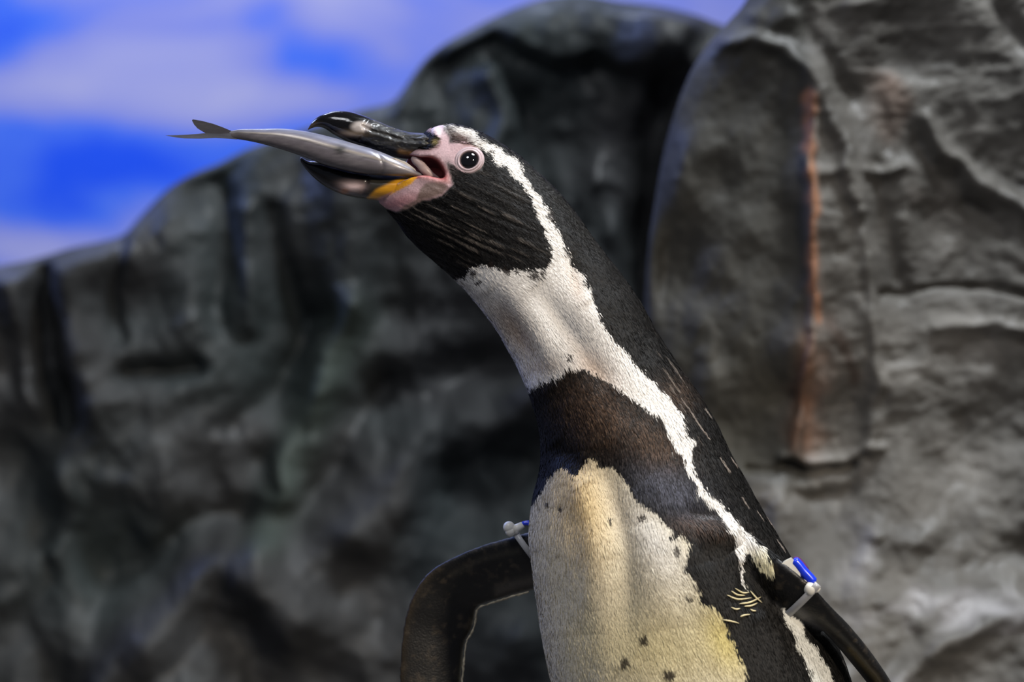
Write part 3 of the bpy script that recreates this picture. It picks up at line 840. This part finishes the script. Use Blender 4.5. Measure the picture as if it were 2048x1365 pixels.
# ------------------------------------------------------------------ penguin: plumage, every blade coloured at its root
def make_plumage(count):
    me = body_me
    nf = len(me.polygons)
    ls = np.empty(nf, np.int32); me.polygons.foreach_get('loop_start', ls)
    lt = np.empty(nf, np.int32); me.polygons.foreach_get('loop_total', lt)
    lv = np.empty(len(me.loops), np.int32); me.loops.foreach_get('vertex_index', lv)
    qd = lt == 4
    qi = lv[ls[qd][:, None] + np.arange(4)]
    cenp = BV[qi].mean(1); cx, cy = proj(cenp)
    area = np.linalg.norm(np.cross(BV[qi[:, 2]] - BV[qi[:, 0]], BV[qi[:, 3]] - BV[qi[:, 1]]), axis=1) / 2
    ok = ~(IS_FL[qi].any(1)) & (skin[qi].max(1) < 0.5) & (is_mouth[qi].max(1) < 0.3) & (cenp[:, 2] > 0.07)
    w_ = area * ok
    w_ *= np.where(cy < 620, 2.2, 1.0) * np.where(cy > 1420, 0.10, 1.0) * np.where(BN[qi].mean(1)[:, 1] > 0.45, 0.25, 1.0)
    pick = RNG.choice(len(qi), count, p=w_ / w_.sum())
    u, v = RNG.random(count), RNG.random(count)
    q_ = qi[pick]
    wts = np.stack([(1 - u) * (1 - v), u * (1 - v), u * v, (1 - u) * v], 1)[:, :, None]
    p = (BV[q_] * wts).sum(1); n = (BN[q_] * wts).sum(1); n /= np.linalg.norm(n, axis=1)[:, None]
    x, y = proj(p)
    # the way feathers lie: along the neck and body, away from the bill
    sp = SPINE[::6]; st = np.gradient(sp, axis=0); st /= np.linalg.norm(st, axis=1)[:, None]
    d2 = (p[:, None, 0] - sp[None, :, 0]) ** 2 + (p[:, None, 2] - sp[None, :, 2]) ** 2
    wg = np.exp(-(d2 - d2.min(1)[:, None]) / 0.0006)
    flow = (wg[:, :, None] * st[None]).sum(1)
    flow += RNG.normal(0, 0.13, flow.shape)
    swirl = vnoise(p * 60, 600)[:, None] * 0.22
    side0 = np.cross(n, flow)
    flow = flow + side0 * swirl
    flow -= (flow * n).sum(1)[:, None] * n
    flow /= np.linalg.norm(flow, axis=1)[:, None]
    side = np.cross(n, flow)
    headness = sstep(-y, -640, -380)
    L = (0.0062 - 0.0024 * headness) * RNG.uniform(0.75, 1.25, count)
    W = (0.00064 - 0.00018 * headness) * RNG.uniform(0.7, 1.3, count)
    low_ = y > 1420
    L[low_] *= 2.2; W[low_] *= 3.0
    c, sk = markings(p + flow * (L * 0.5)[:, None], n, True)
    # stay clear of the bare skin and the gape at the tip
    tip = p + flow * L[:, None]
    lift = RNG.uniform(0.25, 0.75, count)[:, None] * 0.001
    roll = side * np.cos(0) + n * RNG.normal(0, 0.16, count)[:, None]
    v0 = p - n * 0.0003
    r0 = v0 - roll * W[:, None] * 0.4; r1 = v0 + roll * W[:, None] * 0.4
    md = p + flow * (L * 0.55)[:, None] + n * lift
    m0 = md - roll * W[:, None] * 0.5; m1 = md + roll * W[:, None] * 0.5
    tp = p + flow * L[:, None] + n * (lift * 0.75)
    V = np.stack([r0, r1, m1, m0, tp], 1).reshape(-1, 3) - base
    C = np.repeat(np.clip(c, 0.002, 1), 5, axis=0)
    me = bpy.data.meshes.new('plumage')
    me.vertices.add(len(V)); me.vertices.foreach_set('co', V.astype(np.float32).ravel())
    b0 = np.arange(count)[:, None] * 5
    loops = np.concatenate([b0 + np.array([[0, 1, 2, 3]]), b0 + np.array([[3, 2, 4]])], 1).ravel()
    me.loops.add(len(loops)); me.loops.foreach_set('vertex_index', loops.astype(np.int32))
    me.polygons.add(count * 2)
    st_ = (np.arange(count)[:, None] * 7 + np.array([[0, 4]])).ravel()
    me.polygons.foreach_set('loop_start', st_.astype(np.int32))
    me.update(calc_edges=True); me.validate()
    set_col(me, C)
    o = link('plumage', me, M_feather, penguin)
    o['kind'] = 'stuff'
    return o
make_plumage(330000)

# added pale tube along the spread flipper's trailing edge, imitating backlit feathers
M_edge = plain_mat('painted_backlit_rim', srgb(170, 160, 138), 0.6, 0.3, 0.45, 500)
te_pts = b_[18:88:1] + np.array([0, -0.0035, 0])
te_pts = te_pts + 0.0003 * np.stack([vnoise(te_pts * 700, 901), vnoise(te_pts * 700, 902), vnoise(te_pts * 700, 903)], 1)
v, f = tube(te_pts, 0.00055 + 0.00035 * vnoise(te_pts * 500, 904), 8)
part('flipper_backlit_rim', v, f, M_edge, penguin)
# pale plumes showing in the pit of the flipper
M_plume = plain_mat('pale_plume', srgb(214, 200, 158), 0.5, 0.3, 0.12, 700)
for ln in ([(1470, 1177), (1485, 1186), (1498, 1185)], [(1453, 1190), (1475, 1199), (1503, 1196)], [(1478, 1208), (1500, 1205), (1522, 1194)],
           [(1462, 1215), (1472, 1219), (1480, 1217)], [(1480, 1234), (1488, 1231), (1500, 1229)], [(1445, 1240), (1462, 1243), (1478, 1247)],
           [(1500, 1182), (1512, 1196), (1524, 1206)], [(1500, 1219), (1506, 1222), (1512, 1222)], [(1462, 1182), (1474, 1190), (1490, 1191)], [(1488, 1213), (1502, 1212), (1515, 1206)]):
    pts = np.array([hit(*q_)[0] + np.array([0, -0.0016, 0]) for q_ in catmull(ln, 9)])
    v, f = tube(pts, np.array([.2, .6, .9, 1, 1, .9, .8, .5, .15]) * 0.00052, 8)
    part('pale_plume', v, f, M_plume, penguin)

# ------------------------------------------------------------------ penguin: bill
def px_mix(c, w, col):
    w = np.clip(w, 0, 1)[:, None]
    return c * (1 - w) + np.asarray(col)[None] * w

UP = [(886, 316, 890, 268, 12, 0), (868, 317, 868, 268, 15.5, 0), (852, 316, 852, 267, 15.5, 0), (812, 318, 816, 264, 12.5, 0), (777, 311, 783, 254, 11.2, 0), (746, 302, 752, 241, 10.2, 0),
      (716, 291, 722, 229.5, 9.4, 0), (692, 282, 696, 222.5, 8.6, 0), (669, 270, 669, 222, 7.4, 0), (649, 257, 651, 227, 6.0, 0),
      (635, 254, 637, 233, 4.2, 0), (625, 256, 626, 242, 2.6, 0), (618, 259, 619, 252, 1.0, 0), (616, 260, 616, 258, 0.5, 0)]
rg, _ = loft(UP, 200, 96, 2.0)
v, f = loop_mesh(rg)
x, y = proj(v)
# the culminicorn groove and the plated base
groove = np.exp(-(line_dist(x, y, [(865, 283), (800, 278), (745, 262), (725, 252)]) / 3.0) ** 2) * 0.0011 + \
         np.exp(-(line_dist(x, y, [(742, 236), (730, 250), (728, 268), (720, 280)]) / 3.5) ** 2) * 0.0010
plates = 0.0022 * np.abs(fbm(np.stack([x / 26, y / 7, v[:, 1] * 160], 1), 4, 700, 0.65)) * sstep(x, 725, 760)
v[:, 1] -= np.sign(v[:, 1]) * (groove + plates)
c = np.tile(srgb(13, 12, 12), (len(v), 1))
st = fbm(np.stack([x / 45, y / 5, v[:, 1] * 200], 1), 3, 710)
c = px_mix(c, sstep(x, 735, 770) * (0.15 + 0.75 * sstep(st, -0.1, 0.5)), srgb(66, 66, 66))
c = px_mix(c, sstep(-np.hypot((x - 722) / 24, (y - 254) / 13), -1.1, -0.5), srgb(176, 168, 164))
c = px_mix(c, np.exp(-((x - 700) / 28) ** 2 - ((y - 268) / 6) ** 2) * 0.8, srgb(138, 120, 100))
c = px_mix(c, sstep(-x, -650, -625) * sstep(y, 238, 250) * 0.45, srgb(110, 92, 60))
c = px_mix(c, np.exp(-((x - 866) / 9) ** 2 - ((y - 284) / 7) ** 2) * 0.9, srgb(170, 150, 96))
c = px_mix(c, np.exp(-(line_dist(x, y, [(800, 304), (840, 310), (870, 313)]) / 5) ** 2) * 0.8, srgb(156, 116, 66))
ub = part('upper_beak', v, f, M_beak, penguin, colour=np.clip(c, 0.003, 1)); set_val(ub.data, 0.15 + 0.36 * sstep(x, 715, 760), 'Rough')
ub['label'] = 'glossy black hooked upper bill with pale band'

LOW = [(806, 398, 850, 350, 11.5, 0), (770, 401, 820, 350, 13, 0), (738, 400, 782, 348, 12.2, 0), (706, 394.5, 738, 343, 11, 0), (676, 386, 702, 337, 9.6, 0),
       (650, 373, 668, 329, 8, 0), (628, 356, 640, 323, 6, 0), (612, 339, 617, 322, 4, 0), (602, 325, 605, 316, 2, 0), (600, 319, 601, 315, 0.8, 0)]
rg, _ = loft(LOW, 110, 64, 2.1)
v, f = loop_mesh(rg)
x, y = proj(v)
v[:, 1] -= np.sign(v[:, 1]) * 0.0009 * np.exp(-(line_dist(x, y, [(735, 360), (728, 378), (722, 396)]) / 3.5) ** 2)
c = np.tile(srgb(13, 12, 12), (len(v), 1))
c = px_mix(c, np.exp(-((x - 704) / 22) ** 2 - ((y - 374) / 10) ** 2), srgb(226, 200, 198))
c = px_mix(c, np.exp(-((x - 689) / 9) ** 2 - ((y - 383) / 5) ** 2) * 0.8, srgb(196, 130, 82))
c = px_mix(c, sstep(x, 730, 745) * 0.6, srgb(54, 52, 44))
c = px_mix(c, sstep(-poly_sdf(x, y, YELLOW), -5, 3), srgb(214, 152, 28))
c = px_mix(c, sstep((x - 740) * 0.42 + (y - 398), 2, 8) * sstep(x, 745, 765), srgb(200, 150, 146))
lb = part('lower_beak', v, f, M_beak, penguin, colour=np.clip(c, 0.003, 1)); set_val(lb.data, 0.17 + 0.25 * sstep(x, 720, 760), 'Rough')
lb['label'] = 'black lower bill with a yellow base'

# tongue inside the gape
tg = catmull([P(893, 352, 0.0), P(868, 350, 0.0), P(840, 352, 0.0), P(800, 362, 0.0), P(765, 366, 0.0)], 26)
v, f = tube(tg, np.interp(np.linspace(0, 1, 26), [0, .3, .8, 1], [0.003, 0.0045, 0.0035, 0.001]), 16)
M_tongue = plain_mat('tongue_flesh', srgb(190, 120, 116), 0.3, 0.5, 0.08)
part('tongue', v, f, M_tongue, penguin)

fold = catmull([P(824, 316, -0.009), P(838, 326, -0.011), P(848, 338, -0.012), P(862, 350, -0.012), P(878, 358, -0.010)], 24)
v, f = tube(fold, np.interp(np.linspace(0, 1, 24), [0, .15, .6, 1], [0.001, 0.0027, 0.0026, 0.0008]), 16)
M_fold = plain_mat('mouth_fold_skin', srgb(170, 150, 146), 0.35, 0.5, 0.12)
part('mouth_fold', v, f, M_fold, penguin)

# eyes: ball with dark iris, and the bare ring round it
M_ring = plain_mat('eye_ring_skin', srgb(190, 170, 174), 0.45, 0.4, 0.08, 900)
for side in (-1, 1):
    hp, hn = hit(938, 321, side)
    nrm = hn * 0.55 + np.array([0, side, 0]) * 0.45 + np.array([-0.06, 0, 0.02]); nrm /= np.linalg.norm(nrm)
    t1 = np.cross(nrm, [0.1, 0, 1]); t1 /= np.linalg.norm(t1); t2 = np.cross(nrm, t1)
    R = 0.0075
    prof = np.linspace(0.0, np.pi * 0.62, 26)
    th = np.linspace(0, 2 * np.pi, 48, endpoint=False)
    ctr = hp - nrm * 0.0050
    rgs = np.array([ctr + R * (math.cos(a) * nrm + math.sin(max(a, 0.004)) * (np.cos(th)[:, None] * t1 + np.sin(th)[:, None] * t2)) for a in prof])
    v, f = loop_mesh(rgs)
    ang = np.r_[np.repeat(prof, 48), 0, 2.0]
    c = np.tile(srgb(6, 5, 5), (len(v), 1))
    c = px_mix(c, sstep(ang, 0.74, 0.82), srgb(74, 34, 24))
    part('eye', v, f, M_eye, penguin, colour=c)
    # ring: swollen profile
    pr = [(0.0051, 0.0004), (0.0055, 0.0012), (0.0059, 0.0014), (0.0064, 0.0011), (0.0068, 0.0007), (0.0073, 0.0007), (0.0078, 0.0002), (0.0084, -0.0010), (0.0060, -0.003)]
    pr = catmull(pr, 34)
    el = (1.0 + 0.05 * np.cos(2 * (th - 0.6)))[:, None]
    rgs = np.array([hp + r_ * el * (np.cos(th)[:, None] * t1 + np.sin(th)[:, None] * t2) + h_ * nrm for r_, h_ in pr])
    v, f = loop_mesh(rgs, cap=False)
    part('eye_ring', v, f, M_ring, penguin)['label'] = 'pale pink ring of bare skin round the eye'

# ------------------------------------------------------------------ the fish
FISH = [(462, 278, 458, 263, 1.0, -8), (482, 279.5, 480, 259, 2.4, -8), (520, 287, 522, 258, 4.0, -9), (560, 298, 565, 257.5, 5.4, -10), (605, 313, 612, 263, 6.6, -11), (650, 330, 660, 274, 7.4, -12),
        (695, 342, 706, 287, 7.6, -13), (738, 349, 750, 300, 7.2, -14), (776, 352, 787, 315, 6.4, -14), (806, 353, 816, 331, 5.0, -13), (832, 354, 838, 345, 3.4, -11), (856, 357, 858, 350, 1.6, -6)]
rg, FC = loft(FISH, 150, 64, 2.0)
fo = FC[75].copy(); fo[1] = FC[75][1]
v, f = loop_mesh(rg)
m_ = 64; thv = np.tile(np.linspace(0, 2 * np.pi, m_, endpoint=False), 150)
hv = np.r_[-np.cos(thv), 0, 0]                 # +1 at the back, -1 at the belly
x, y = proj(v)
c = np.tile(srgb(150, 142, 142), (len(v), 1))
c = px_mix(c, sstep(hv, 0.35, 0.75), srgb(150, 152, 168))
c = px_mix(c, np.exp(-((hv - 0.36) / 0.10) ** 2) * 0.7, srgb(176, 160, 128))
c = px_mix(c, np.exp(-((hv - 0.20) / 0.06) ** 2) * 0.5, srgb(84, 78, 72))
c = px_mix(c, sstep(-hv, 0.3, 0.85), srgb(112, 106, 104))  # underside shade painted into the belly colour
c = px_mix(c, sstep(-x, -520, -470) * 0.6, srgb(92, 88, 84))
c = px_mix(c, np.exp(-((x - 680) / 13) ** 2 - ((y - 300) / 10) ** 2) * (v[:, 1] < -0.008), srgb(38, 36, 26))
c = px_mix(c, sstep(x, 760, 800) * 0.5, srgb(186, 178, 172))
gl = line_dist(x, y, [(748, 300), (764, 318), (768, 338), (760, 350)])
c = px_mix(c, np.exp(-(gl / 2.5) ** 2) * 0.35, srgb(96, 88, 86))
c = px_mix(c, np.clip(fbm(np.stack([x / 26, y / 4, y * 0], 1), 3, 800), 0, 1) * 0.5, srgb(190, 184, 176))
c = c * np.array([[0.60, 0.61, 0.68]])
v[:, 1] += np.exp(-(gl / 3) ** 2) * 0.0005 * (v[:, 1] < -0.010)
fish = bpy.data.objects.new('fish', None); COL.objects.link(fish); fish.location = fo
tag(fish, 'slender silver grey fish held in the penguin bill, forked tail outwards', 'fish')
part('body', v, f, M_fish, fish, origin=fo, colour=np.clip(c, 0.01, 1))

def slab(outline, yfun, thick, n_sub=1):
    """thin fin with a real thickness: outline in pixels, depth mm per point"""
    o_ = np.array(outline, float); n = len(o_)
    yy = np.array([yfun(q) for q in o_])
    a_ = np.stack([(o_[:, 0] - 1024) * S * (DIST + yy) / DIST, yy - thick / 2, Z0 + (682.5 - o_[:, 1]) * S * (DIST + yy) / DIST], 1)
    b2 = a_.copy(); b2[:, 1] += thick
    v = np.vstack([a_, b2]); f = [tuple(range(n)), tuple(range(2 * n - 1, n - 1, -1))]
    for i in range(n):
        k = (i + 1) % n; f.append((i, n + i, n + k, k))
    return v, f
def fin_colour(v, a, b_):
    x, y = proj(v); n = fbm(np.stack([x / 40, y / 3, y * 0], 1), 3, 820)[:, None]
    return np.clip(a[None] * (1 + 0.4 * n), 0.01, 1)
tail_y = lambda q: -0.008 - 0.00003 * (466 - q[0])
v, f = slab([(474, 261), (464, 262.5), (446, 255), (427, 248), (404, 242), (386, 239), (384, 241), (388, 249), (395, 257), (403, 262), (410, 266), (416, 270), (440, 272), (474, 274)], tail_y, 0.0009)
part('tail_lobe', v, f, M_fish, fish, origin=fo, smooth=False, colour=fin_colour(v, srgb(70, 68, 72), None))
v, f = slab([(474, 266), (440, 268), (416, 267), (409, 266.5), (395, 268), (377, 269.5), (355, 270.5), (331, 271), (345, 274), (369, 277), (400, 277.5), (431, 276), (455, 277.5), (474, 279)], lambda q: tail_y(q) - 0.0006, 0.0009)
part('tail_lobe', v, f, M_fish, fish, origin=fo, smooth=False, colour=fin_colour(v, srgb(92, 94, 104), None))
# pectoral fin lying back along the flank, and the gill cover
v, f = slab([(772, 318), (790, 316), (812, 324), (830, 338), (834, 346), (818, 340), (796, 330)], lambda q: -0.0185 + 0.00010 * max(0, q[0] - 780), 0.0007)
part('pectoral_fin', v, f, M_fish, fish, origin=fo, smooth=False, colour=fin_colour(v, srgb(186, 178, 170), None))
gc = [(756, 304), (776, 312), (770, 330), (764, 346), (752, 346), (756, 330), (754, 316)]

# ------------------------------------------------------------------ flipper bands
def ribbon_loop(c, a_, b2, axis, half_w, gap, thick, n=60):
    th = np.linspace(0, 2 * np.pi, n, endpoint=False)
    la, lb = np.linalg.norm(a_), np.linalg.norm(b2)
    A_, B_ = a_ / la, b2 / lb
    rings = []
    for r_, w2 in ((gap, -half_w), (gap + thick, -half_w), (gap + thick, half_w), (gap, half_w)):
        rings.append(c + np.cos(th)[:, None] * A_ * (la + r_) + np.sin(th)[:, None] * B_ * (lb + r_) + axis * w2)
    rings = np.array(rings + [rings[0]])
    return loop_mesh(rings, cap=False)

# near flipper band
i0 = 42
cB, aB, bB, tB = ncen[i0], nchord[i0], nthick[i0], tan[i0]
band = bpy.data.objects.new('flipper_band', None); COL.objects.link(band); band.location = cB
tag(band, 'white plastic band with a blue bead round the edge-on flipper beside the rock pillar', 'band')
v, f = ribbon_loop(cB, aB, bB, tB, 0.0022, 0.0012, 0.0012)
part('strap', v, f, M_strap, band, origin=cB)
yB = -0.064
v, f = slab([(1560, 1130), (1570, 1122), (1583, 1116), (1590, 1124), (1596, 1136), (1600, 1148), (1601, 1162), (1592, 1158), (1576, 1143)], lambda q: yB, 0.004)
part('tag_plate', v, f, M_white_plastic, band, origin=cB, smooth=False)
pts = catmull([P(1586, 1120, yB), P(1596, 1130, yB), P(1606, 1143, yB), P(1618, 1156, yB), P(1628, 1168, yB)], 22)
v, f = tube(pts, np.interp(np.linspace(0, 1, 22), [0, .1, .9, 1], [0.0014, 0.0028, 0.0030, 0.0016]), 16)
part('bead', v, f, M_blue_plastic, band, origin=cB)['label'] = 'blue plastic bead'
pts = catmull([P(1587, 1117, yB + 0.003), P(1597, 1124, yB + 0.003), P(1608, 1137, yB + 0.003), P(1616, 1147, yB + 0.003)], 16)
v, f = tube(pts, np.interp(np.linspace(0, 1, 16), [0, .2, .8, 1], [0.0010, 0.0021, 0.0021, 0.0008]), 14)
part('bead', v, f, M_purple_plastic, band, origin=cB)['label'] = 'purple plastic bead'
v, f = join([ball(P(1620, 1178, yB - 0.001), 0.0036, sx=(1, 1, 1.12)), ball(P(1632, 1178, yB), 0.0025), ball(P(1625, 1166, yB), 0.0019), ball(P(1609, 1170, yB), 0.0026, sx=(1, 1, 1.3))])
part('clasp', v, f, M_white_plastic, band, origin=cB)

# far flipper band
j0 = int(np.argmin(np.abs(cen[:, 0] - P(1040, 1120, 0.026)[0])))
cF = cen[j0]; aF = ch[j0]; bF = thk[j0]
tF = np.gradient(cen, axis=0)[j0]; tF /= np.linalg.norm(tF)
band2 = bpy.data.objects.new('flipper_band', None); COL.objects.link(band2); band2.location = cF
tag(band2, 'white plastic band with round clasp on the flipper spread behind the chest', 'band')
# the strap lies across the flipper on a slant
topF = P(1030, 1066, 0.022); lowF = P(1068, 1120, 0.012)
axF = np.cross(lowF - topF, [0, 1, 0]); axF /= np.linalg.norm(axF)
cF2 = (topF + lowF) / 2
cF2[1] = 0.026
v, f = ribbon_loop(cF2, (topF - lowF) / 2 * np.array([1, 0, 1]), np.array([0, 0.0072, 0]), axF, 0.0017, 0.0008, 0.0010)
part('strap', v, f, M_strap, band2, origin=cF)
yF = 0.020
v, f = join([ball(P(1018, 1055, yF), 0.0034), ball(P(1021, 1063, yF), 0.0031), ball(P(1031, 1061, yF), 0.0024),
             tube([P(1027, 1060, yF), P(1036, 1056, yF), P(1046, 1050, yF)], [0.0028, 0.0024, 0.0019], 16)])
part('clasp', v, f, M_white_plastic, band2, origin=cF)
v, f = tube(catmull([P(1043, 1048, yF), P(1050, 1047, yF), P(1058, 1047, yF), P(1066, 1050, yF)], 14), np.interp(np.linspace(0, 1, 14), [0, .2, .8, 1], [0.0006, 0.0012, 0.0016, 0.0008]), 14)
part('bead', v, f, M_blue_plastic, band2, origin=cF)['label'] = 'blue plastic bead'
